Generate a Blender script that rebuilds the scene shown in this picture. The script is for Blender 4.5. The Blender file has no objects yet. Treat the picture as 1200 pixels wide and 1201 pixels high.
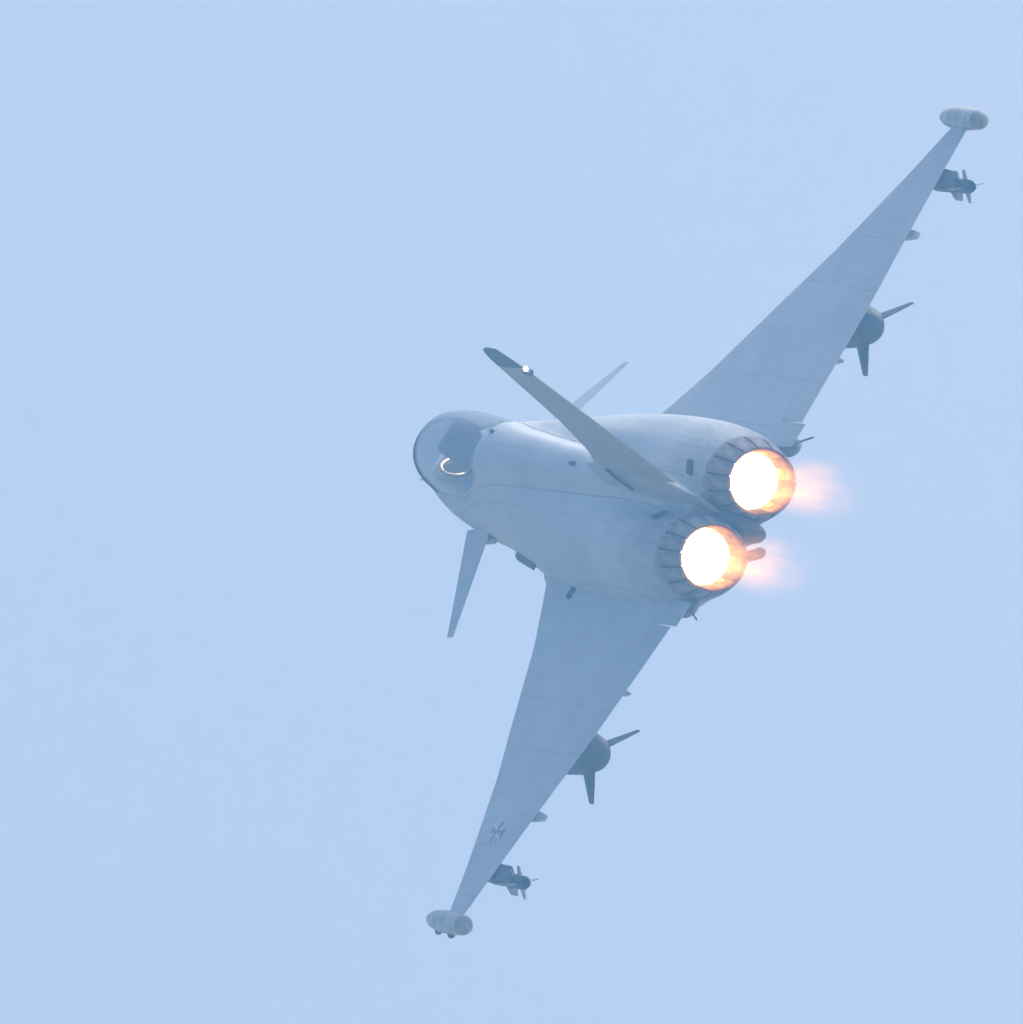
import bpy, bmesh, math, random
from mathutils import Vector, Matrix, noise

random.seed(7)
R = math.radians
scene = bpy.context.scene

# ------------------------------------------------------------------ camera
DIST = 300.0                      # metres from the lens to the jet
PXM = 106.2                       # photo pixels per metre at that distance
ELEV = R(18.0)                    # the lens looks up at the sky
EYE = Vector((0.0, 0.0, 1.7))
cam_data = bpy.data.cameras.new("camera")
cam = bpy.data.objects.new("camera", cam_data)
scene.collection.objects.link(cam)
cam_data.sensor_fit = 'HORIZONTAL'
cam_data.sensor_width = 36.0
cam_data.lens = 36.0 * DIST / (1200.0 / PXM)
cam_data.clip_start = 0.5
cam_data.clip_end = 6000.0
cam.location = EYE
cam.rotation_euler = (math.pi / 2 + ELEV, 0, 0)
scene.camera = cam
C_RIGHT = Vector((1, 0, 0))
C_FWD = Vector((0, math.cos(ELEV), math.sin(ELEV)))
C_UP = C_RIGHT.cross(C_FWD)

# ------------------------------------------------------------------ sky, sun, exposure
SUN_ELEV, SUN_AZ = R(60.0), R(66.0)     # in front of the lens and to the right
world = bpy.data.worlds.new("World")
scene.world = world
world.use_nodes = True
wn = world.node_tree
bg = wn.nodes["Background"]
sky = wn.nodes.new("ShaderNodeTexSky")
sky.sky_type = 'NISHITA'
sky.sun_disc = False
sky.sun_elevation = SUN_ELEV
sky.sun_rotation = SUN_AZ
sky.air_density = 1.0
sky.dust_density = 8.0
sky.ozone_density = 1.0
wn.links.new(sky.outputs[0], bg.inputs[0])
bg.inputs[1].default_value = 0.13
sun_data = bpy.data.lights.new("sun", 'SUN')
sun_data.energy = 1.0
sun_data.angle = R(10.0)
sun_data.color = (1.0, 0.93, 0.84)
sun = bpy.data.objects.new("sun", sun_data)
scene.collection.objects.link(sun)
sun_dir = Vector((math.sin(SUN_AZ) * math.cos(SUN_ELEV), math.cos(SUN_AZ) * math.cos(SUN_ELEV), math.sin(SUN_ELEV)))
sun.rotation_euler = sun_dir.to_track_quat('Z', 'Y').to_euler()
scene.view_settings.view_transform = 'Standard'
scene.view_settings.look = 'None'
scene.view_settings.gamma = 1.0
scene.view_settings.use_curve_mapping = False
scene.view_settings.exposure = 0.76
scene.cycles.volume_bounces = 2
scene.cycles.use_denoising = True

# ------------------------------------------------------------------ pose of the jet
# body axes: +x forward, +y left wing, +z up; origin midway between the nozzle exits
def axis(px, py, depth):
    v = C_RIGHT * (px / PXM) - C_UP * (py / PXM) + C_FWD * depth
    return v.normalized()
ax = axis(-24.5, -3.5, 0.9725)
az = axis(-86.2, -57.9, -0.211)
az = (az - ax * az.dot(ax)).normalized()
ay = az.cross(ax)
origin = EYE + C_FWD * DIST + C_RIGHT * ((865 - 600) / PXM) - C_UP * ((610 - 600.5) / PXM)
JET = Matrix(((ax.x, ay.x, az.x, origin.x), (ax.y, ay.y, az.y, origin.y), (ax.z, ay.z, az.z, origin.z), (0, 0, 0, 1)))
print("JET altitude", origin.z, "axes", ax, ay, az)

# ------------------------------------------------------------------ materials
def mat(name):
    m = bpy.data.materials.new(name)
    m.use_nodes = True
    return m, m.node_tree, m.node_tree.nodes["Principled BSDF"]

def paint(name, col, rough=0.5, vary=0.06, streak=0.045, scale=1.2, metallic=0.0, seams=None, soot=False):
    m, nt, p = mat(name)
    tc = nt.nodes.new("ShaderNodeTexCoord")
    n1 = nt.nodes.new("ShaderNodeTexNoise"); n1.inputs["Scale"].default_value = scale; n1.inputs["Detail"].default_value = 6
    mp = nt.nodes.new("ShaderNodeMapping"); mp.inputs["Scale"].default_value = (0.5, 6.0, 6.0)
    n2 = nt.nodes.new("ShaderNodeTexNoise"); n2.inputs["Scale"].default_value = 3.0; n2.inputs["Detail"].default_value = 4
    nt.links.new(tc.outputs["Object"], n1.inputs["Vector"])
    nt.links.new(tc.outputs["Object"], mp.inputs["Vector"])
    nt.links.new(mp.outputs[0], n2.inputs["Vector"])
    r1 = nt.nodes.new("ShaderNodeMapRange"); r1.inputs[1].default_value = 0.3; r1.inputs[2].default_value = 0.7
    r1.inputs[3].default_value = 1 - vary; r1.inputs[4].default_value = 1 + vary
    r2 = nt.nodes.new("ShaderNodeMapRange"); r2.inputs[1].default_value = 0.3; r2.inputs[2].default_value = 0.7
    r2.inputs[3].default_value = 1 - streak; r2.inputs[4].default_value = 1 + streak
    nt.links.new(n1.outputs[0], r1.inputs[0]); nt.links.new(n2.outputs[0], r2.inputs[0])
    mu = nt.nodes.new("ShaderNodeMath"); mu.operation = 'MULTIPLY'
    nt.links.new(r1.outputs[0], mu.inputs[0]); nt.links.new(r2.outputs[0], mu.inputs[1])
    vm = nt.nodes.new("ShaderNodeVectorMath"); vm.operation = 'SCALE'; vm.inputs[0].default_value = col
    nt.links.new(mu.outputs[0], vm.inputs["Scale"])
    out = vm.outputs[0]
    if seams:
        bk = nt.nodes.new("ShaderNodeTexBrick"); bk.inputs["Scale"].default_value = 1.0; bk.inputs["Mortar Size"].default_value = 0.007; bk.inputs["Mortar Smooth"].default_value = 0.3
        bk.inputs["Brick Width"].default_value = seams[0]; bk.inputs["Row Height"].default_value = seams[1]; bk.offset = 0.37
        bk.inputs["Color1"].default_value = (1, 1, 1, 1); bk.inputs["Color2"].default_value = (.93, .93, .93, 1); bk.inputs["Mortar"].default_value = (.80, .80, .80, 1)
        nt.links.new(tc.outputs["Object"], bk.inputs["Vector"])
        mm = nt.nodes.new("ShaderNodeVectorMath"); mm.operation = 'MULTIPLY'
        nt.links.new(out, mm.inputs[0]); nt.links.new(bk.outputs["Color"], mm.inputs[1]); out = mm.outputs[0]
    if soot:
        sp = nt.nodes.new("ShaderNodeSeparateXYZ"); nt.links.new(tc.outputs["Object"], sp.inputs[0])
        ns = nt.nodes.new("ShaderNodeMath"); ns.operation = 'MULTIPLY_ADD'; ns.inputs[1].default_value = 2.2; nt.links.new(n2.outputs[0], ns.inputs[0]); nt.links.new(sp.outputs[0], ns.inputs[2])
        sr = nt.nodes.new("ShaderNodeMapRange"); sr.inputs[1].default_value = 1.4; sr.inputs[2].default_value = 3.2; sr.inputs[3].default_value = 0.62; sr.inputs[4].default_value = 1.0
        nt.links.new(ns.outputs[0], sr.inputs[0])
        sm = nt.nodes.new("ShaderNodeVectorMath"); sm.operation = 'SCALE'; nt.links.new(out, sm.inputs[0]); nt.links.new(sr.outputs[0], sm.inputs["Scale"]); out = sm.outputs[0]
    nt.links.new(out, p.inputs["Base Color"])
    p.inputs["Roughness"].default_value = rough
    p.inputs["Specular IOR Level"].default_value = 0.25
    p.inputs["Metallic"].default_value = metallic
    return m

M = {}
M['grey'] = paint("air_superiority_grey", (0.50, 0.545, 0.585), 0.65, seams=(1.6, 0.55), soot=True)
M['wing'] = paint("wing_grey", (0.48, 0.525, 0.565), 0.7, seams=(1.9, 0.62))
M['fin'] = paint("fin_grey", (0.37, 0.365, 0.355), 0.7)
M['pale'] = paint("pod_pale_grey", (0.42, 0.43, 0.44), 0.6, 0.3, 0.1, 6.0)
M['tank'] = paint("tank_grey", (0.065, 0.075, 0.085), 0.6)
M['red'] = paint("beacon_red", (0.16, 0.05, 0.045), 0.5)
M['dark'] = paint("dark_grey", (0.06, 0.065, 0.075), 0.6)
M['recess'] = paint("vent_black", (0.03, 0.03, 0.035), 0.7)
M['metal'] = paint("burnt_metal", (0.24, 0.21, 0.22), 0.7, 0.25, 0.3, 5.0, 0.0)
M['stain'] = paint("heat_stained_titanium", (0.30, 0.30, 0.32), 0.6, 0.2, 0.25, 2.0, 0.0)
M['tail'] = paint("sooty_metal", (0.09, 0.09, 0.10), 0.8, 0.25, 0.3, 2.0)
M['seat'] = paint("cockpit_dark", (0.09, 0.095, 0.11), 0.8)
M['white'] = paint("insignia_white", (0.68, 0.69, 0.70), 0.5, 0.05, 0.05)
M['cross'] = paint("insignia_dark", (0.22, 0.25, 0.29), 0.5, 0.05, 0.05)

def emitter(name, col, strength):
    m, nt, p = mat(name)
    nt.nodes.remove(p)
    e = nt.nodes.new("ShaderNodeEmission"); e.inputs[0].default_value = (*col, 1); e.inputs[1].default_value = strength
    nt.links.new(e.outputs[0], nt.nodes["Material Output"].inputs["Surface"])
    return m
M['burner'] = emitter("burner_fire", (1.0, 0.66, 0.30), 10.0)
nt = M['burner'].node_tree
e = [q for q in nt.nodes if q.type == 'EMISSION'][0]
tc = nt.nodes.new("ShaderNodeTexCoord"); sp = nt.nodes.new("ShaderNodeSeparateXYZ"); cb = nt.nodes.new("ShaderNodeCombineXYZ"); ln_ = nt.nodes.new("ShaderNodeVectorMath"); ln_.operation = 'LENGTH'
nt.links.new(tc.outputs["Object"], sp.inputs[0]); nt.links.new(sp.outputs[1], cb.inputs[1]); nt.links.new(sp.outputs[2], cb.inputs[2]); nt.links.new(cb.outputs[0], ln_.inputs[0])
bn = nt.nodes.new("ShaderNodeTexNoise"); bn.inputs["Scale"].default_value = 6.0; nt.links.new(tc.outputs["Object"], bn.inputs["Vector"])
wob = nt.nodes.new("ShaderNodeMath"); wob.operation = 'MULTIPLY_ADD'; wob.inputs[1].default_value = 0.10; nt.links.new(bn.outputs[0], wob.inputs[0]); nt.links.new(ln_.outputs["Value"], wob.inputs[2])
rp = nt.nodes.new("ShaderNodeValToRGB")
rp.color_ramp.elements[0].position = 0.27; rp.color_ramp.elements[0].color = (1.0, 0.70, 0.36, 1)
rp.color_ramp.elements[1].position = 0.40; rp.color_ramp.elements[1].color = (0.12, 0.055, 0.012, 1)
nt.links.new(wob.outputs[0], rp.inputs[0]); nt.links.new(rp.outputs[0], e.inputs[0])
M['lamp'] = emitter("strobe_lamp", (1.0, 0.9, 0.75), 12.0)

m, nt, p = mat("polished_metal")
p.inputs["Base Color"].default_value = (1.0, 0.72, 0.42, 1); p.inputs["Metallic"].default_value = 1; p.inputs["Roughness"].default_value = 0.28  # gold tint puts the warm rim of the canopy glint into the colour
M['polished'] = m

# petals that glow with heat
m, nt, p = mat("glowing_petal")
tc = nt.nodes.new("ShaderNodeTexCoord"); nz = nt.nodes.new("ShaderNodeTexNoise"); nz.inputs["Scale"].default_value = 9
nt.links.new(tc.outputs["Object"], nz.inputs["Vector"])
mr = nt.nodes.new("ShaderNodeMapRange"); mr.inputs[1].default_value = 0.3; mr.inputs[2].default_value = 0.7; mr.inputs[3].default_value = 0.25; mr.inputs[4].default_value = 0.8
oi = nt.nodes.new("ShaderNodeObjectInfo"); pm = nt.nodes.new("ShaderNodeMath"); pm.operation = 'MULTIPLY_ADD'; pm.inputs[1].default_value = 1.1; pm.inputs[2].default_value = 0.25
nt.links.new(oi.outputs["Random"], pm.inputs[0]); pk = nt.nodes.new("ShaderNodeMath"); pk.operation = 'MULTIPLY'
nt.links.new(nz.outputs[0], mr.inputs[0]); nt.links.new(mr.outputs[0], pk.inputs[0]); nt.links.new(pm.outputs[0], pk.inputs[1]); nt.links.new(pk.outputs[0], p.inputs["Emission Strength"])
p.inputs["Base Color"].default_value = (0.03, 0.016, 0.010, 1); p.inputs["Roughness"].default_value = 0.7
p.inputs["Specular IOR Level"].default_value = 0.0
hx = nt.nodes.new("ShaderNodeSeparateXYZ"); nt.links.new(tc.outputs["Object"], hx.inputs[0])
hr = nt.nodes.new("ShaderNodeValToRGB"); hm = nt.nodes.new("ShaderNodeMapRange"); hm.inputs[1].default_value = 0.0; hm.inputs[2].default_value = 0.55
nt.links.new(hx.outputs[0], hm.inputs[0]); nt.links.new(hm.outputs[0], hr.inputs[0])
hr.color_ramp.elements[0].color = (0.75, 0.16, 0.02, 1); hr.color_ramp.elements[1].color = (2.2, 1.0, 0.20, 1)
nt.links.new(hr.outputs[0], p.inputs["Emission Color"])
p.inputs["Emission Color"].default_value = (1.0, 0.20, 0.025, 1)
M['hot'] = m

# canopy glass: thin, clear with a grey tint and a sheen at grazing angles
m, nt, p = mat("canopy_glass")
nt.nodes.remove(p)
tr = nt.nodes.new("ShaderNodeBsdfTransparent"); tr.inputs[0].default_value = (0.93, 0.95, 0.965, 1)
gl = nt.nodes.new("ShaderNodeBsdfGlossy"); gl.inputs["Roughness"].default_value = 0.06; gl.inputs[0].default_value = (0.9, 0.92, 0.95, 1)
fr0 = nt.nodes.new("ShaderNodeLayerWeight"); fr0.inputs[0].default_value = 0.5
fr = nt.nodes.new("ShaderNodeMath"); fr.operation = 'POWER'; fr.inputs[1].default_value = 4.0; fr.use_clamp = True
fr1 = nt.nodes.new("ShaderNodeMath"); fr1.operation = 'MULTIPLY_ADD'; fr1.inputs[1].default_value = 0.45; fr1.inputs[2].default_value = 0.03
nt.links.new(fr0.outputs["Facing"], fr.inputs[0]); nt.links.new(fr.outputs[0], fr1.inputs[0])
mx = nt.nodes.new("ShaderNodeMixShader")
nt.links.new(fr1.outputs[0], mx.inputs[0]); nt.links.new(tr.outputs[0], mx.inputs[1]); nt.links.new(gl.outputs[0], mx.inputs[2])
df_ = nt.nodes.new("ShaderNodeBsdfDiffuse"); df_.inputs[0].default_value = (0.36, 0.40, 0.44, 1)     # smoky film on the acrylic
m2 = nt.nodes.new("ShaderNodeMixShader"); m2.inputs[0].default_value = 0.24
nt.links.new(mx.outputs[0], m2.inputs[1]); nt.links.new(df_.outputs[0], m2.inputs[2])
nt.links.new(m2.outputs[0], nt.nodes["Material Output"].inputs["Surface"])
M['glass'] = m

# dry airfield grass
m, nt, p = mat("airfield_grass")
tc = nt.nodes.new("ShaderNodeTexCoord")
nz = nt.nodes.new("ShaderNodeTexNoise"); nz.inputs["Scale"].default_value = 0.05; nz.inputs["Detail"].default_value = 10
rp = nt.nodes.new("ShaderNodeValToRGB")
rp.color_ramp.elements[0].color = (0.20, 0.17, 0.10, 1); rp.color_ramp.elements[0].position = 0.3
rp.color_ramp.elements[1].color = (0.34, 0.29, 0.20, 1); rp.color_ramp.elements[1].position = 0.7
nt.links.new(tc.outputs["Object"], nz.inputs["Vector"]); nt.links.new(nz.outputs[0], rp.inputs[0]); nt.links.new(rp.outputs[0], p.inputs["Base Color"])
p.inputs["Roughness"].default_value = 0.95
M['grass'] = m

# ------------------------------------------------------------------ mesh helpers
def link(name, me, material, parent=None, smooth=True, matrix=None, sharp=None):
    o = bpy.data.objects.new(name, me)
    scene.collection.objects.link(o)
    if material is not None and not me.materials:
        me.materials.append(material)
    if parent is not None:
        o.parent = parent
    if matrix is not None:
        o.matrix_local = matrix
    if smooth:
        for pl in me.polygons:
            pl.use_smooth = True
    if sharp is not None:
        me.set_sharp_from_angle(angle=R(sharp))
    return o

def mesh(name, verts, faces, fix=True):
    me = bpy.data.meshes.new(name)
    me.from_pydata([tuple(v) for v in verts], [], faces)
    if fix:
        bm = bmesh.new(); bm.from_mesh(me)
        bmesh.ops.remove_doubles(bm, verts=bm.verts, dist=1e-5)
        bmesh.ops.recalc_face_normals(bm, faces=bm.faces)
        bm.to_mesh(me); bm.free()
    me.update()
    return me

def loft(name, rings, caps=True):
    n = len(rings[0]); verts = [v for r in rings for v in r]; faces = []
    for i in range(len(rings) - 1):
        for j in range(n):
            a, b = i * n + j, i * n + (j + 1) % n
            faces.append((a, b, b + n, a + n))
    if caps:
        faces.append(tuple(range(n))); faces.append(tuple(range((len(rings) - 1) * n, len(rings) * n)))
    return mesh(name, verts, faces)

def shell(name, top, bot):
    """closed thin body from two matching grids (rows x columns of points)"""
    nr, nc = len(top), len(top[0]); verts = [v for r in top for v in r] + [v for r in bot for v in r]; off = nr * nc; faces = []
    ix = lambda i, j: i * nc + j
    for i in range(nr - 1):
        for j in range(nc - 1):
            q = (ix(i, j), ix(i, j + 1), ix(i + 1, j + 1), ix(i + 1, j))
            faces.append(q); faces.append(tuple(off + k for k in reversed(q)))
    edge = [ix(0, j) for j in range(nc)] + [ix(i, nc - 1) for i in range(1, nr)] + [ix(nr - 1, j) for j in range(nc - 2, -1, -1)] + [ix(i, 0) for i in range(nr - 2, 0, -1)]
    for k in range(len(edge)):
        a, b = edge[k], edge[(k + 1) % len(edge)]
        faces.append((a, off + a, off + b, b))
    return mesh(name, verts, faces)

def revolve(name, prof, n=32, caps=True):
    """profile [(x, r)] turned round the x axis"""
    rings = [[Vector((x, r * math.cos(2 * math.pi * k / n), r * math.sin(2 * math.pi * k / n))) for k in range(n)] for x, r in prof]
    return loft(name, rings, caps)

def box(name, sx, sy, sz, bevel=0.15):
    bm = bmesh.new(); bmesh.ops.create_cube(bm, size=1.0)
    bmesh.ops.scale(bm, vec=(sx, sy, sz), verts=bm.verts)
    bmesh.ops.bevel(bm, geom=bm.edges[:], offset=bevel * min(sx, sy, sz), segments=2, affect='EDGES')
    me = bpy.data.meshes.new(name); bm.to_mesh(me); bm.free()
    return me

def crom(pts, t):
    """Catmull-Rom through a list of tuples, t in 0..len-1"""
    n = len(pts); i = min(int(t), n - 2); f = t - i
    p0, p1, p2, p3 = pts[max(i - 1, 0)], pts[i], pts[i + 1], pts[min(i + 2, n - 1)]
    return tuple(0.5 * (2 * b + (c - a) * f + (2 * a - 5 * b + 4 * c - d) * f * f + (3 * b - a - 3 * c + d) * f ** 3) for a, b, c, d in zip(p0, p1, p2, p3))

def lerp_tab(tab, v):
    if v <= tab[0][0]: return tab[0][1]
    for (a, fa), (b, fb) in zip(tab, tab[1:]):
        if v <= b: return fa + (fb - fa) * (v - a) / (b - a)
    return tab[-1][1]

def thing(name, label, cat, matrix, group=None):
    o = bpy.data.objects.new(name, None); scene.collection.objects.link(o)
    o.matrix_world = matrix; o["label"] = label; o["category"] = cat
    if group: o["group"] = group
    return o

def frame_at(p, xdir, zdir):
    z = Vector(zdir).normalized(); x = Vector(xdir); x = (x - z * x.dot(z)).normalized(); y = z.cross(x)
    return Matrix(((x.x, y.x, z.x, p[0]), (x.y, y.y, z.y, p[1]), (x.z, y.z, z.z, p[2]), (0, 0, 0, 1)))

# ------------------------------------------------------------------ ground
n = 24; S = 900.0
gv, gf = [], []
for i in range(n + 1):
    for j in range(n + 1):
        x = -S + 2 * S * i / n; y = -S + 2 * S * j / n
        gv.append((x, y, 0.25 * noise.noise((x * 0.01, y * 0.01, 0)) if abs(x) + abs(y) > 80 else 0.0))
for i in range(n):
    for j in range(n):
        a = i * (n + 1) + j; gf.append((a, a + 1, a + n + 2, a + n + 1))
g = link("ground", mesh("ground", gv, gf), M['grass']); g["kind"] = "structure"

# ------------------------------------------------------------------ the jet
jet = thing("fighter_jet", "grey twin-engine delta-wing fighter jet with canards banking away, both afterburners lit", "jet", JET)

# fuselage: half sections (y, z) from the spine round the left side to the belly
SECT = [
 (0.62, [(0, .40), (.09, .37), (.18, .36), (.42, .50), (.76, .40), (.98, .0), (.86, -.34), (.48, -.46), (0, -.36)]),
 (1.3, [(0, .60), (.11, .55), (.22, .48), (.50, .60), (.88, .46), (1.08, .0), (.96, -.42), (.5, -.56), (0, -.50)]),
 (2.4, [(0, .76), (.10, .73), (.22, .60), (.52, .65), (.93, .48), (1.14, .0), (1.02, -.47), (.5, -.64), (0, -.60)]),
 (4.0, [(0, .92), (.15, .88), (.29, .72), (.58, .70), (.94, .48), (1.13, .0), (1.05, -.52), (.5, -.76), (0, -.76)]),
 (6.0, [(0, 1.04), (.19, .99), (.33, .79), (.60, .70), (.88, .46), (1.05, .0), (1.0, -.60), (.5, -.94), (0, -.98)]),
 (7.6, [(0, 1.12), (.23, 1.06), (.38, .86), (.60, .70), (.77, .44), (.91, .0), (.90, -.68), (.5, -1.04), (0, -1.1)]),
 (8.6, [(0, 1.10), (.30, 1.02), (.45, .82), (.58, .64), (.70, .40), (.80, .0), (.76, -.58), (.45, -.92), (0, -1.0)]),
 (9.6, [(0, .70), (.30, .69), (.47, .64), (.55, .54), (.62, .34), (.69, .0), (.64, -.40), (.38, -.60), (0, -.66)]),
 (11.0, [(0, .56), (.24, .56), (.42, .52), (.49, .42), (.56, .24), (.60, -.02), (.54, -.32), (.30, -.50), (0, -.55)]),
 (12.4, [(0, .50), (.18, .48), (.32, .43), (.39, .30), (.44, .14), (.46, -.05), (.41, -.27), (.23, -.42), (0, -.46)]),
 (13.6, [(0, .30), (.11, .28), (.20, .22), (.25, .13), (.28, .02), (.29, -.09), (.26, -.22), (.15, -.32), (0, -.35)]),
 (14.5, [(0, .06), (.05, .05), (.09, .02), (.11, -.02), (.12, -.06), (.12, -.10), (.11, -.15), (.06, -.19), (0, -.20)]),
 (14.85, [(0, -.07), (.008, -.072), (.012, -.076), (.014, -.08), (.015, -.085), (.014, -.09), (.012, -.095), (.008, -.098), (0, -.10)]),
]
SX = [s[0] for s in SECT]
def fus_pt(x, t):
    """point of the skin at station x; t 0 (spine) .. 8 (belly), left side"""
    i = max(0, min(len(SX) - 2, max(k for k in range(len(SX)) if SX[k] <= x + 1e-9)))
    tx = i + (x - SX[i]) / (SX[i + 1] - SX[i])
    pts = []
    for k in range(9):
        pts.append(crom([s[1][k] for s in SECT], tx))
    mir = [(-pts[1][0], pts[1][1])] + pts + [(-pts[7][0], pts[7][1])]
    y, z = crom(mir, min(t, 7.9999) + 1)
    return Vector((x, max(y, 0) if t in (0, 8) else y, z))
def fus_frame(x, t, side=1, lift=0.0):
    p = fus_pt(x, t); a = fus_pt(x + .05, t) - fus_pt(x - .05, t); b = fus_pt(x, t + .05) - fus_pt(x, t - .05)
    nrm = a.cross(b).normalized()
    if nrm.dot(p - Vector((x, 0, 0))) < 0: nrm = -nrm
    p = p + nrm * lift; p.y *= side; nrm.y *= side; a.y *= side
    return frame_at(p, a, nrm)
NT = 40
rings = []
xs = [0.62 + (14.85 - 0.62) * k / 110 for k in range(111)]
for x in xs:
    half = [fus_pt(x, 8 * k / NT) for k in range(NT + 1)]
    half[0].y = 0; half[-1].y = 0
    rings.append(half + [Vector((v.x, -v.y, v.z)) for v in reversed(half[1:-1])])
fus = link("fuselage", loft("fuselage", rings), M['grey'], jet, sharp=50)

# chin intake under the cockpit
ir = []
for x, w, zt, zb in ((9.6, .78, -.62, -1.18), (9.0, .82, -.60, -1.20), (7.6, .90, -.5, -1.16), (6.0, .95, -.4, -1.02)):
    ring = []
    for k in range(40):
        a = 2 * math.pi * k / 40; c, s = math.cos(a), math.sin(a)
        ring.append(Vector((x + (0.35 if x > 9.5 and s > 0 else 0), w * math.copysign(abs(c) ** .45, c), (zt + zb) / 2 + (zt - zb) / 2 * math.copysign(abs(s) ** .45, s))))
    ir.append(ring)
link("chin_intake", loft("chin_intake", ir), M['grey'], jet, sharp=50)
link("intake_mouth", box("intake_mouth", .02, 1.4, .42), M['recess'], jet, matrix=Matrix.Translation((9.80, 0, -.9)))
link("air_data_probe", revolve("air_data_probe", [(14.8, .02), (15.5, .012), (15.75, .003)], 10), M['dark'], jet, matrix=Matrix.Translation((0, 0, -.085)))

# ---- canopy
CAN = [(8.25, 1.10, .34, .95), (8.6, 1.15, .41, .86), (9.2, 1.24, .465, .74), (9.9, 1.30, .485, .66), (10.6, 1.28, .475, .61), (11.2, 1.16, .45, .57), (11.8, 1.00, .39, .53), (12.4, .70, .30, .48), (12.75, .52, .20, .44)]
def can_ring(q, inset=0.0):
    x, zt, w, zs = crom(CAN, q)
    w -= inset; zt -= inset
    out = []
    for k in range(25):
        a = math.pi * k / 24
        c, s = math.cos(a), math.sin(a)
        out.append(Vector((x, w * math.copysign(abs(c) ** .9, c), zs + (zt - zs) * s ** .85)))
    return out
cr = [can_ring(8 * k / 40) for k in range(41)]
ci = [can_ring(8 * k / 40, 0.018) for k in range(41)]
canopy = link("canopy", shell("canopy", cr, ci), M['glass'], jet, sharp=60)
# sills and frames follow the glass
def tube(name, pts, rad, n=8, closed=False):
    rings = []
    m_ = len(pts)
    for i, p in enumerate(pts):
        d = (pts[(i + 1) % m_ if closed else min(i + 1, m_ - 1)] - pts[(i - 1) % m_ if closed else max(i - 1, 0)]).normalized()
        a = d.cross(Vector((0.3, 0.2, 1))).normalized(); b = d.cross(a)
        rings.append([p + (a * math.cos(2 * math.pi * k / n) + b * math.sin(2 * math.pi * k / n)) * rad for k in range(n)])
    if closed: rings.append(rings[0])
    return loft(name, rings, not closed)
for s in (0, 24):
    link("canopy_sill", tube("canopy_sill", [r[s] for r in cr], .022), M['grey'], canopy)
link("windscreen_arch", tube("windscreen_arch", can_ring(5.3, .01), .028), M['dark'], canopy)

# cockpit: deck, seat, headrest, glare shield
link("cockpit_deck", box("cockpit_deck", 1.5, .70, .08), M['seat'], jet, matrix=Matrix.Translation((9.2, 0, .84)) @ Matrix.Rotation(R(12), 4, 'Y'))
seat = link("ejection_seat", box("ejection_seat", .30, .38, .60), M['seat'], jet, matrix=Matrix.Translation((9.75, 0, .80)) @ Matrix.Rotation(R(-14), 4, 'Y'))
link("headrest", box("headrest", .24, .44, .34), M['dark'], seat, matrix=Matrix.Translation((.02, 0, .24)))
link("glare_shield", box("glare_shield", .9, .60, .2), M['seat'], jet, matrix=Matrix.Translation((11.2, 0, .56)))

# added polished hoop, no real seat part, angled to make a C-shaped sun glint
hoop = []
for k in range(29):
    a = R(52 + 256 * k / 28)
    hoop.append(Vector((9.9815, 0.2497, 0.8626)) + Vector((0.1009, -0.1055, -0.1683)) * math.cos(a) + Vector((0.1335, -0.0929, 0.0235)) * math.sin(a))
link("glint_hoop", tube("glint_hoop", hoop, .036, 12), M['polished'], jet)

# ---- wings
LE = [(0, 9.0), (.93, 7.25), (1.85, 5.8), (2.89, 4.5), (3.54, 3.65), (4.635, 2.5), (5.2, 1.98)]
TE = [(0, .45), (1.35, .47), (2.79, .70), (3.94, 1.02), (4.51, 1.15), (5.2, 1.28)]
def wing_mid(y): return -.12 + .03 * max(0, (y - 1.3) / 3.9) ** 1.4
def wing_thick(y): return .34 - .27 * min(1, y / 5.2)
def airfoil(s): return 2.6 * (.32 * math.sqrt(max(s, 0)) - .18 * s - .14 * s * s + .0)
def wing_pt(s, y, up, side, droop=0.0, hinge=1.0):
    xl, xt = lerp_tab(LE, y), lerp_tab(TE, y); c = xl - xt
    h = .5 * wing_thick(y) * max(.02, airfoil(s)) / .62
    z = wing_mid(y) + (h if up else -h)
    if s > hinge: z -= droop * (s - hinge) * c
    return Vector((xl - s * c, side * y, z))
def wing_z(x, y):
    s = (lerp_tab(LE, y) - x) / (lerp_tab(LE, y) - lerp_tab(TE, y))
    return wing_pt(s, y, True, 1).z
def wing_panel(name, y0, y1, s0, s1, side, ny=24, ns=16, droop=0.0, hinge=1.0):
    top, bot = [], []
    for i in range(ny + 1):
        y = y0 + (y1 - y0) * i / ny
        a, b = s0(y), s1(y)
        ss = [a + (b - a) * (1 - math.cos(math.pi * j / ns)) / 2 for j in range(ns + 1)]
        top.append([wing_pt(s, y, True, side, droop, hinge) for s in ss]); bot.append([wing_pt(s, y, False, side, droop, hinge) for s in ss])
    return shell(name, top, bot)
def chord(y): return lerp_tab(LE, y) - lerp_tab(TE, y)
def elev_c(y): return .95 - .11 * y
GAP = .012
def s_slat(y): return min(.5, (.40 - .035 * y) / chord(y)) if y > 1.0 else 0.0
def s_elev(y): return 1 - elev_c(y) / chord(y)
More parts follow.
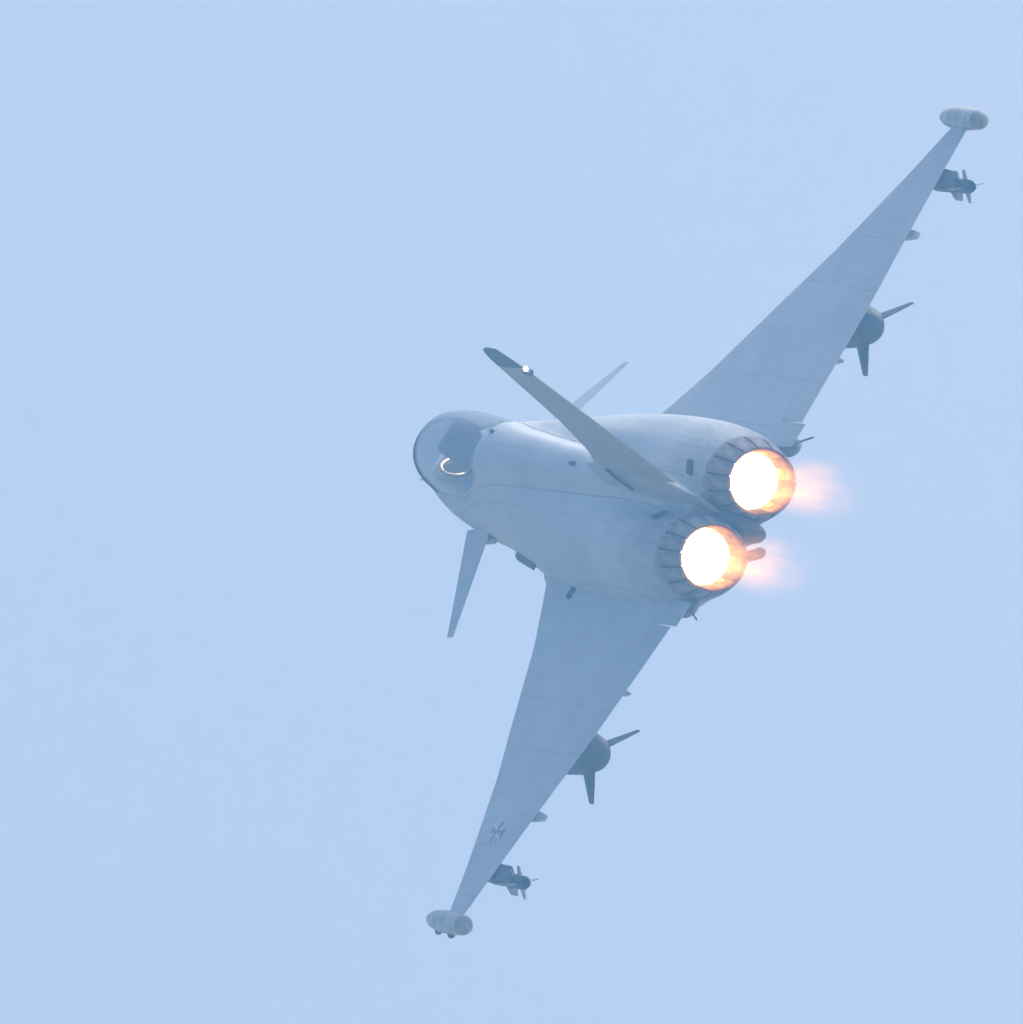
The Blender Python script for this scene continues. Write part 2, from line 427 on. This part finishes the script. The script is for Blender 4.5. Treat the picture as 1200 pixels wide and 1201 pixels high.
for side, word in ((1, 'left'), (-1, 'right')):
    w = link("wing", wing_panel("wing", .86, 1.335, lambda y: 0.0, lambda y: 1.035 if y > 1.03 else (lerp_tab(LE, y) - .85) / chord(y), side, 19, 22), M['wing'], jet, sharp=40)
    link("wing_panel", wing_panel("wing_panel", 1.335, 1.88, lambda y: 0.0, s_elev, side, 10, 20), M['wing'], w, sharp=40)
    # the box of the wing between slat and elevon
    w2 = link("wing_panel", wing_panel("wing_panel", 1.88, 5.2, lambda y: s_slat(max(y, 1.91)), lambda y: s_elev(y), side, 30, 16), M['wing'], w, sharp=40)
    link("slat", wing_panel("slat", 1.885, 3.5, lambda y: 0.0, lambda y: s_slat(y) - GAP / chord(y) * .5, side, 12, 8), M['wing'], w, sharp=40)
    link("slat", wing_panel("slat", 3.504, 5.2, lambda y: 0.0, lambda y: s_slat(y) - GAP / chord(y) * .5, side, 12, 8), M['wing'], w, sharp=40)
    link("elevon", wing_panel("elevon", 1.35, 3.06, lambda y: s_elev(y) + GAP / chord(y), lambda y: 1.0, side, 12, 6), M['wing'], w, sharp=40)
    link("elevon", wing_panel("elevon", 3.066, 4.99, lambda y: s_elev(y) + GAP / chord(y), lambda y: 1.0, side, 12, 6), M['wing'], w, sharp=40)
    link("elevon_tip", wing_panel("elevon_tip", 4.995, 5.2, lambda y: s_elev(y) + .002, lambda y: 1.0, side, 3, 6), M['wing'], w, sharp=40)
    # actuator fairings under the trailing edge
    for yy, ln, rad in ((2.2, 1.0, .04),):
        prof = [(0, .006), (.1, rad * .6), (.3, rad), (ln * .6, rad * .8), (ln, .006)]
        link("actuator_fairing", revolve("actuator_fairing", prof, 14), M['wing'], w, matrix=Matrix.Translation((lerp_tab(TE, yy) + .04, side * yy, wing_mid(yy) - .075)))
    # wingtip pod
    pod_prof = [(-.85, .01), (-.83, .06), (-.75, .095), (-.5, .122), (-.1, .132), (.3, .128), (.6, .105), (.8, .07), (.9, .035), (.93, .01)]
    pod = link("wingtip_pod", revolve("wingtip_pod", pod_prof, 28), M['pale'], jet, matrix=Matrix.Translation((1.78, side * 5.33, wing_mid(5.2) - .01)))
    link("pod_antenna", revolve("pod_antenna", [(-.06, .0), (-.05, .03), (0, .045), (.05, .03), (.06, .0)], 14, False), M['dark'], pod, matrix=Matrix.Translation((-.2, side * .115, -.055)))
    link("pod_antenna", revolve("pod_antenna", [(-.06, .0), (-.05, .03), (0, .045), (.05, .03), (.06, .0)], 14, False), M['dark'], pod, matrix=Matrix.Translation((.6, side * .09, -.09)))
    link("pod_window", revolve("pod_window", [(-.02, .0), (-.015, .04), (.015, .04), (.02, .0)], 14, False), M['dark'], pod, matrix=Matrix.Translation((.90, side * .0, .0)))
    link("pod_tail_cap", revolve("pod_tail_cap", [(-.15, .0), (-.14, .06), (-.06, .098), (0, .112)], 20, False), M['stain'], pod, matrix=Matrix.Translation((-.71, 0, 0)))

# insignia on the left wing: dark cross with white corners
def decal(name, pts, material, parent, lift):
    me = mesh(name, [Vector((x, y, wing_z(x, y) + lift)) for x, y in pts], [tuple(range(len(pts)))], False)
    bm = bmesh.new(); bm.from_mesh(me)
    bmesh.ops.solidify(bm, geom=bm.faces[:], thickness=.002); bmesh.ops.recalc_face_normals(bm, faces=bm.faces); bm.to_mesh(me); bm.free()
    return link(name, me, material, parent, smooth=False)
lw = [o for o in jet.children if o.name.startswith("wing") and not o.name.startswith("wing_") and not o.name.startswith("wingtip")][0]
CX, CY, CA, CB = 2.05, 4.17, .17, .045
for a in range(4):
    ca, sa = math.cos(a * math.pi / 2), math.sin(a * math.pi / 2)
    rot = lambda u, v: (CX + 1.5 * (u * ca - v * sa), CY + .8 * (u * sa + v * ca))
    decal("insignia_arm", [rot(.02, -.02), rot(CA, -CB * 1.5), rot(CA, CB * 1.5), rot(.02, .02)], M['cross'], lw, .012)
    decal("insignia_border", [rot(CB * .6, CB * .5), rot(CA, CB * 1.5), rot(CA, CB * 1.5 + .05), rot(CB * 1.3, CB * 1.3)], M['white'], lw, .010)
    decal("insignia_border", [rot(CB * .6, -CB * .5), rot(CA, -CB * 1.5), rot(CA, -CB * 1.5 - .05), rot(CB * 1.3, -CB * 1.3)], M['white'], lw, .008)

# ---- fin and rudder
FLE = [(.45, 4.4), (.75, 3.9), (1.28, 2.62), (1.92, 1.72), (3.25, .42), (3.42, .16), (3.5, -.2)]
FTE = [(.45, .50), (.58, .42), (3.12, -.74), (3.5, -.74)]
def fin_pt(z, s, side):
    xl, xt = lerp_tab(FLE, z), lerp_tab(FTE, z); c = xl - xt
    h = (.13 - .03 * z) * max(.04, airfoil(s)) / .62
    return Vector((xl - s * c, side * h, z))
def fin_panel(name, z0, z1, s0, s1, nz=24, ns=14):
    top, bot = [], []
    for i in range(nz + 1):
        z = z0 + (z1 - z0) * i / nz
        a, b = s0(z), s1(z)
        ss = [a + (b - a) * (1 - math.cos(math.pi * j / ns)) / 2 for j in range(ns + 1)]
        top.append([fin_pt(z, s, 1) for s in ss]); bot.append([fin_pt(z, s, -1) for s in ss])
    return shell(name, top, bot)
fin = link("fin", fin_panel("fin", .48, 3.1, lambda z: 0.0, lambda z: .70), M['fin'], jet, sharp=40)
link("rudder", fin_panel("rudder", .75, 3.08, lambda z: .705, lambda z: 1.0, 18, 6), M['fin'], fin, sharp=40)
link("fin_tip", fin_panel("fin_tip", 3.11, 3.49, lambda z: 0.0, lambda z: 1.0, 8, 14), M['tank'], fin, sharp=40)
link("strobe_lamp", revolve("strobe_lamp", [(-.045, 0), (-.04, .015), (0, .027), (.04, .015), (.045, 0)], 14, False), M['lamp'], fin, matrix=Matrix.Translation((-.76, .0, 3.10)))
link("strobe_housing", revolve("strobe_housing", [(-.06, 0.0), (-.05, .035), (.15, .04), (.3, .01)], 14), M['dark'], fin, matrix=Matrix.Translation((-.70, 0, 3.03)))
def fin_at(x, z, lift=.004):
    xl, xt = lerp_tab(FLE, z), lerp_tab(FTE, z)
    v = fin_pt(z, (xl - x) / (xl - xt), 1); v.y += lift
    return v
link("formation_strip", tube("formation_strip", [fin_at(.32, 1.80), fin_at(.44, 1.62), fin_at(.56, 1.44), fin_at(.67, 1.27)], .012, 6), M['pale'], fin)
# cooling scoop at the fin root
sc_r = []
for x, zt, wd in ((3.9, .93, .05), (3.4, .98, .12), (2.8, 1.02, .16), (2.2, .99, .17), (1.4, .84, .13), (.9, .66, .09), (.55, .54, .05), (.4, .5, .02)):
    zb = zt - .45
    sc_r.append([Vector((x, wd * math.cos(2 * math.pi * k / 24), (zt + zb) / 2 + (zt - zb) / 2 * math.sin(2 * math.pi * k / 24))) for k in range(24)])
link("fin_root_fairing", loft("fin_root_fairing", sc_r), M['fin'], fin, sharp=50)

link("fairing_slot", tube("fairing_slot", [Vector((2.5, .085, 1.0)), Vector((2.2, .13, .955)), Vector((1.95, .165, .88)), Vector((1.75, .175, .80))], .018, 8), M['recess'], fin)

# ---- canards
def canard(side):
    def pt(s, q, up):
        # q 0 root .. 1 tip; the surface droops outboard and is pitched nose up
        y = .62 + q * 1.25; ch = 1.65 - 1.25 * q; xl = 11.55 - 1.15 * q * 1.0
        z0 = .06 - .32 * q
        h = (.075 - .05 * q) * max(.06, airfoil(s)) / .62
        x = xl - s * ch; pitch = R(-5.0)
        return Vector((x, side * y, z0 + (h if up else -h) + (x - 10.9) * math.tan(pitch)))
    top, bot = [], []
    for i in range(15):
        q = i / 14; ss = [(1 - math.cos(math.pi * j / 12)) / 2 for j in range(13)]
        top.append([pt(s, q, True) for s in ss]); bot.append([pt(s, q, False) for s in ss])
    return shell("canard", top, bot)
for side in (1, -1):
    c = link("canard", canard(side), M['wing'], jet, sharp=40)
    link("canard_pivot", revolve("canard_pivot", [(9.9, .01), (9.93, .035), (10.4, .055), (10.8, .055), (11.0, .03), (11.1, .01)], 18), M['grey'], c, matrix=Matrix.Translation((0, side * .70, .03)))
    # side strake between canard and wing
    top = [[Vector((x, side * y, .12)) for x, y in ((8.3, .74), (8.0, .78), (7.2, .86))], [Vector((x, side * y, .10)) for x, y in ((8.25, .88), (8.0, .93), (7.2, 1.00))]]
    bot = [[v - Vector((0, 0, .05)) for v in r] for r in top]
    link("fuselage_strake", shell("fuselage_strake", top, bot), M['tank'], jet, sharp=30)

# ---- engine nozzles
NP = 15
def petal(name, prof, thick, width, outward):
    top, bot = [], []
    for x, r in prof:
        a = [width * (k / 4 - .5) for k in range(5)]
        top.append([Vector((x, (r + thick) * math.cos(t), (r + thick) * math.sin(t))) for t in a]); bot.append([Vector((x, r * math.cos(t), r * math.sin(t))) for t in a])
    return shell(name, top, bot)
outer_me = petal("outer_petal", [(.66, .474), (.55, .468), (.35, .44), (.15, .405), (.03, .382), (.0, .372)], .018, 2 * math.pi / NP * .86, True)
inner_me = petal("inner_petal", [(.55, .318), (.45, .326), (.25, .340), (.06, .350), (.012, .352)], .012, 2 * math.pi / NP * .90, False)
seal_me = revolve("petal_seal", [(.80, .460), (.6, .445), (.35, .410), (.15, .380), (.03, .370), (.02, .368), (.2, .358), (.45, .344), (.56, .334)], 60, False)
for side in (1, -1):
    noz = link("engine_nozzle", seal_me, M['tail'], jet, matrix=Matrix.Translation((0, side * .5, 0)), sharp=40)
    for k in range(NP):
        rt = Matrix.Rotation(2 * math.pi * (k + .3) / NP, 4, 'X')
        link("outer_petal", outer_me, M['metal'], noz, matrix=rt, sharp=40)
        link("inner_petal", inner_me, M['hot'], noz, matrix=rt, sharp=40)
    link("burner_core", revolve("burner_core", [(.58, .0), (.57, .12), (.56, .22), (.545, .315), (.55, .325)], 40, False), M['burner'], noz)
    # stained metal shroud round the jet pipe
    link("nozzle_shroud", revolve("nozzle_shroud", [(1.9, .34), (1.3, .45), (.9, .485), (.60, .496), (.58, .484), (.9, .475)], 48, False), M['stain'], noz, sharp=40)

# tail fairing between the nozzles, brake-chute housing and hook
tf = []
for x, wd, zt, zb in ((1.2, .34, .36, -.50), (.74, .18, .26, -.47), (.6, .14, .22, -.46), (.2, .125, .06, -.42), (-.08, .08, -.14, -.36), (-.20, .025, -.24, -.31)):
    tf.append([Vector((x, wd * math.cos(2 * math.pi * k / 20), (zt + zb) / 2 + (zt - zb) / 2 * math.sin(2 * math.pi * k / 20))) for k in range(20)])
link("tail_fairing", loft("tail_fairing", tf), M['tail'], jet, sharp=50)
link("arrestor_hook", tube("arrestor_hook", [Vector((2.4, .12, -.66)), Vector((1.0, .17, -.54)), Vector((.1, .18, -.42)), Vector((-.12, .18, -.39)), Vector((-.20, .18, -.37))], .062, 12), M['tail'], jet, sharp=60)
for side in (1, -1):
    dr = []
    for x, ry, rz in ((2.6, .02, .02), (2.2, .10, .04), (1.4, .13, .06), (.7, .13, .06), (.40, .11, .05), (.28, .08, .035), (.24, .03, .012)):
        dr.append([Vector((x, side * (1.06 + ry * math.cos(2 * math.pi * k / 20)), -.20 + rz * math.sin(2 * math.pi * k / 20))) for k in range(20)])
    df = link("flare_dispenser", loft("flare_dispenser", dr), M['stain'], jet, sharp=50)
    link("static_wick", tube("static_wick", [Vector((.1, side * 1.12, -.14)), Vector((-.30, side * 1.20, -.15))], .012, 6), M['dark'], df)

# vents, blade aerials and small fittings on the skin
def fitting(name, x, t, side, size, material, lift=0.0, yaw=0.0):
    f = fus_frame(x, t, side, lift) @ Matrix.Rotation(yaw, 4, 'Z')
    return link(name, box(name, *size), material, jet, matrix=f, sharp=30)
for side in (-1, 1):
    fitting("cooling_vent", 1.15, 2.45, side, (.16, .17, .05), M['recess'], 0.0)
fitting("beacon", 4.4, .25, 1, (.16, .05, .06), M['red'], .01)
fitting("skin_sensor", 8.15, .5, -1, (.16, .04, .04), M['recess'], .0)
fence = link("wing_root_vent", box("wing_root_vent", .12, .18, .05), M['recess'], jet, matrix=Matrix.Translation((5.37, 1.14, wing_z(5.37, 1.14) + .012)), sharp=30)
for side in (1, -1):
    pts = []
    for k in range(60):
        x = 8.3 - 7.0 * k / 59
        p = fus_pt(x, 2.0); p.y *= side; pts.append(p)
    link("spine_seam", tube("spine_seam", pts, .006, 6), M['stain'], fus)

# ---- pylons
def pylon(name, y, side, x0, x1, z1, wd=.09, material=None):
    top, bot = [], []
    for i in range(5):
        q = i / 4; zz = wing_mid(y) - .05 + (z1 - wing_mid(y) + .05) * q
        a, b = x0 - .3 * q, x1 + .25 * q
        xs_ = [a + (b - a) * j / 10 for j in range(11)]
        top.append([Vector((x, side * y + wd * .5 * math.sin(math.pi * (.04 + .92 * j / 10)) ** .6, zz)) for j, x in enumerate(xs_)])
        bot.append([Vector((x, side * y - wd * .5 * math.sin(math.pi * (.04 + .92 * j / 10)) ** .6, zz)) for j, x in enumerate(xs_)])
    return link(name, shell(name, top, bot), material or M['wing'], jet, sharp=40)
for side in (1, -1):
    pylon("tank_pylon", 2.84, side, 4.0, 1.7, -.34, .12)
    pylon("empty_pylon", 3.85, side, 2.8, .70, -.22, .13)
    pylon("missile_launcher", 4.60, side, 2.1, .72, -.27, .20, M['tank'])

# ------------------------------------------------------------------ stores hanging under the wings
def drop_tank(side, label):
    t = thing("drop_tank", label, "fuel tank", JET @ Matrix.Translation((1.9, side * 2.84, -.52)), "fuel tanks under the wings")
    L = 5.2
    prof = [(0, .0), (.01, .10), (.06, .16), (.25, .215), (.7, .262), (1.3, .285), (2.2, .285), (2.7, .25), (3.1, .16), (3.35, .05), (3.4, 0)]
    link("tank_body", revolve("tank_body", prof, 40, False), M['tank'], t, sharp=45)
    for a in (-1, 1):
        ang = R(-30) if a == 1 else R(180 + 30)
        d = Vector((0, math.cos(ang), math.sin(ang))); nn = Vector((0, -math.sin(ang), math.cos(ang)))
        top, bot = [], []
        for rr_, x0_, x1_, th in ((.15, .70, .08, .032), (.35, .48, .05, .024), (.56, .24, .03, .013)):
            row = [x0_ + (x1_ - x0_) * j / 6 for j in range(7)]
            top.append([Vector((x, 0, 0)) + d * rr_ + nn * th * math.sin(math.pi * (.05 + .9 * j / 6)) for j, x in enumerate(row)])
            bot.append([Vector((x, 0, 0)) + d * rr_ - nn * th * math.sin(math.pi * (.05 + .9 * j / 6)) for j, x in enumerate(row)])
        link("tank_fin", shell("tank_fin", top, bot), M['tank'], t, sharp=40)
    return t
drop_tank(1, "dark grey finned fuel tank under the lower wing in the picture")
drop_tank(-1, "dark grey finned fuel tank under the upper right wing")

fin_me = None
def missile(side, label):
    t = thing("missile", label, "missile", JET @ Matrix.Translation((.68, side * 4.60, -.33)), "missiles under the outer wings")
    prof = [(0, .0), (.005, .055), (.02, .078), (.3, .082), (1.3, .082), (1.7, .065), (1.95, .03), (2.0, 0)]
    link("missile_body", revolve("missile_body", prof, 24, False), M['tank'], t, sharp=45)
    link("rocket_nozzle", revolve("rocket_nozzle", [(-.10, .055), (0, .045), (.05, .045), (-.02, .0)], 18, False), M['dark'], t)
    global fin_me
    if fin_me is None:
        fin_me = []
        for x0_, x1_, x2_, x3_, r1 in ((.22, .02, .16, .05, .19), (.95, .35, .75, .42, .17)):
            top = [[Vector((x0_, .006, .05)), Vector((x1_, .006, .05))], [Vector((x2_, .004, r1)), Vector((x3_, .004, r1))]]
            bot = [[Vector((v.x, -v.y, v.z)) for v in r] for r in top]
            fin_me.append(shell("missile_fin", top, bot))
    for k in range(4):
        rt = Matrix.Rotation(R(45 + 90 * k), 4, 'X')
        link("tail_fin", fin_me[0], M['pale'], t, matrix=rt, smooth=False)
        link("strake_fin", fin_me[1], M['pale'], t, matrix=rt, smooth=False)
    return t
missile(1, "slim finned missile under the lower wing, next to its tip pod")
missile(-1, "slim finned missile under the upper right wing, next to its tip pod")

# ------------------------------------------------------------------ afterburner flames (burning gas)
m = bpy.data.materials.new("flame"); m.use_nodes = True; nt = m.node_tree
nt.nodes.remove(nt.nodes["Principled BSDF"])
tc = nt.nodes.new("ShaderNodeTexCoord")
sx = nt.nodes.new("ShaderNodeSeparateXYZ"); nt.links.new(tc.outputs["Object"], sx.inputs[0])
def mth(op, a, b=None, c=None):
    nd = nt.nodes.new("ShaderNodeMath"); nd.operation = op
    for i, v in enumerate((a, b, c)):
        if v is None: continue
        if isinstance(v, (int, float)): nd.inputs[i].default_value = v
        else: nt.links.new(v, nd.inputs[i])
    return nd.outputs[0]
X = sx.outputs[0]
rad = mth('SQRT', mth('ADD', mth('MULTIPLY', sx.outputs[1], sx.outputs[1]), mth('MULTIPLY', sx.outputs[2], sx.outputs[2])))
aft = mth('MAXIMUM', mth('MULTIPLY', X, -1.0), 0.0)
width = mth('ADD', .34, mth('MULTIPLY', aft, .02))
edge = nt.nodes.new("ShaderNodeMapRange"); edge.interpolation_type = 'SMOOTHSTEP'
nt.links.new(mth('DIVIDE', rad, width), edge.inputs[0]); edge.inputs[1].default_value = .15; edge.inputs[2].default_value = 1.0; edge.inputs[3].default_value = 1; edge.inputs[4].default_value = 0
nz = nt.nodes.new("ShaderNodeTexNoise"); nz.inputs["Scale"].default_value = 1.0; nz.inputs["Detail"].default_value = 4
mp = nt.nodes.new("ShaderNodeMapping"); mp.inputs["Scale"].default_value = (.55, 7, 7)
nt.links.new(tc.outputs["Object"], mp.inputs[0]); nt.links.new(mp.outputs[0], nz.inputs["Vector"])
nr = nt.nodes.new("ShaderNodeMapRange"); nt.links.new(nz.outputs[0], nr.inputs[0]); nr.inputs[1].default_value = .35; nr.inputs[2].default_value = .7; nr.inputs[3].default_value = .1; nr.inputs[4].default_value = 1.8
fall = mth('POWER', 2.718, mth('MULTIPLY', aft, -0.5))
start = nt.nodes.new("ShaderNodeMapRange"); nt.links.new(X, start.inputs[0]); start.inputs[1].default_value = .05; start.inputs[2].default_value = -.15; start.inputs[3].default_value = .05; start.inputs[4].default_value = 1.0
strength = mth('MULTIPLY', mth('MULTIPLY', mth('MULTIPLY', edge.outputs[0], nr.outputs[0]), fall), start.outputs[0])
em = nt.nodes.new("ShaderNodeEmission"); em.inputs[0].default_value = (1.0, 0.38, 0.13, 1)
nt.links.new(mth('MULTIPLY', strength, 1.25), em.inputs[1])
ab = nt.nodes.new("ShaderNodeVolumeAbsorption"); ab.inputs[0].default_value = (1.0, 0.80, 0.62, 1)
nt.links.new(mth('MULTIPLY', strength, .9), ab.inputs[1])
ad = nt.nodes.new("ShaderNodeAddShader"); nt.links.new(em.outputs[0], ad.inputs[0]); nt.links.new(ab.outputs[0], ad.inputs[1])
nt.links.new(ad.outputs[0], nt.nodes["Material Output"].inputs["Volume"])
M['flame'] = m
flame_me = revolve("exhaust_flame", [(.40, .22), (.02, .345), (-.6, .37), (-2, .40), (-3.2, .42), (-3.4, .3)], 24)
for side in (1, -1):
    fl = link("exhaust_flame", flame_me, M['flame'], jet, matrix=Matrix.Translation((0, side * .5, 0)))

# ------------------------------------------------------------------ haze
bm = bmesh.new(); bmesh.ops.create_cube(bm, size=1.0)
top_z = 108.0
bmesh.ops.scale(bm, vec=(2 * S + 40, 2 * S + 40, top_z + 2.0), verts=bm.verts)
bmesh.ops.translate(bm, vec=(0, 0, (top_z + 2.0) / 2 - 2.0), verts=bm.verts)
me = bpy.data.meshes.new("haze"); bm.to_mesh(me); bm.free()
m = bpy.data.materials.new("haze"); m.use_nodes = True; nt = m.node_tree
nt.nodes.remove(nt.nodes["Principled BSDF"])
pv = nt.nodes.new("ShaderNodeVolumePrincipled")
pv.inputs["Color"].default_value = (0.26, 0.585, 0.99, 1)
pv.inputs["Density"].default_value = 0.00125
pv.inputs["Anisotropy"].default_value = 0.2
nt.links.new(pv.outputs[0], nt.nodes["Material Output"].inputs["Volume"])
hz = link("haze", me, m, smooth=False); hz["kind"] = "stuff"
hz["label"] = "pale blue haze hanging in the air"
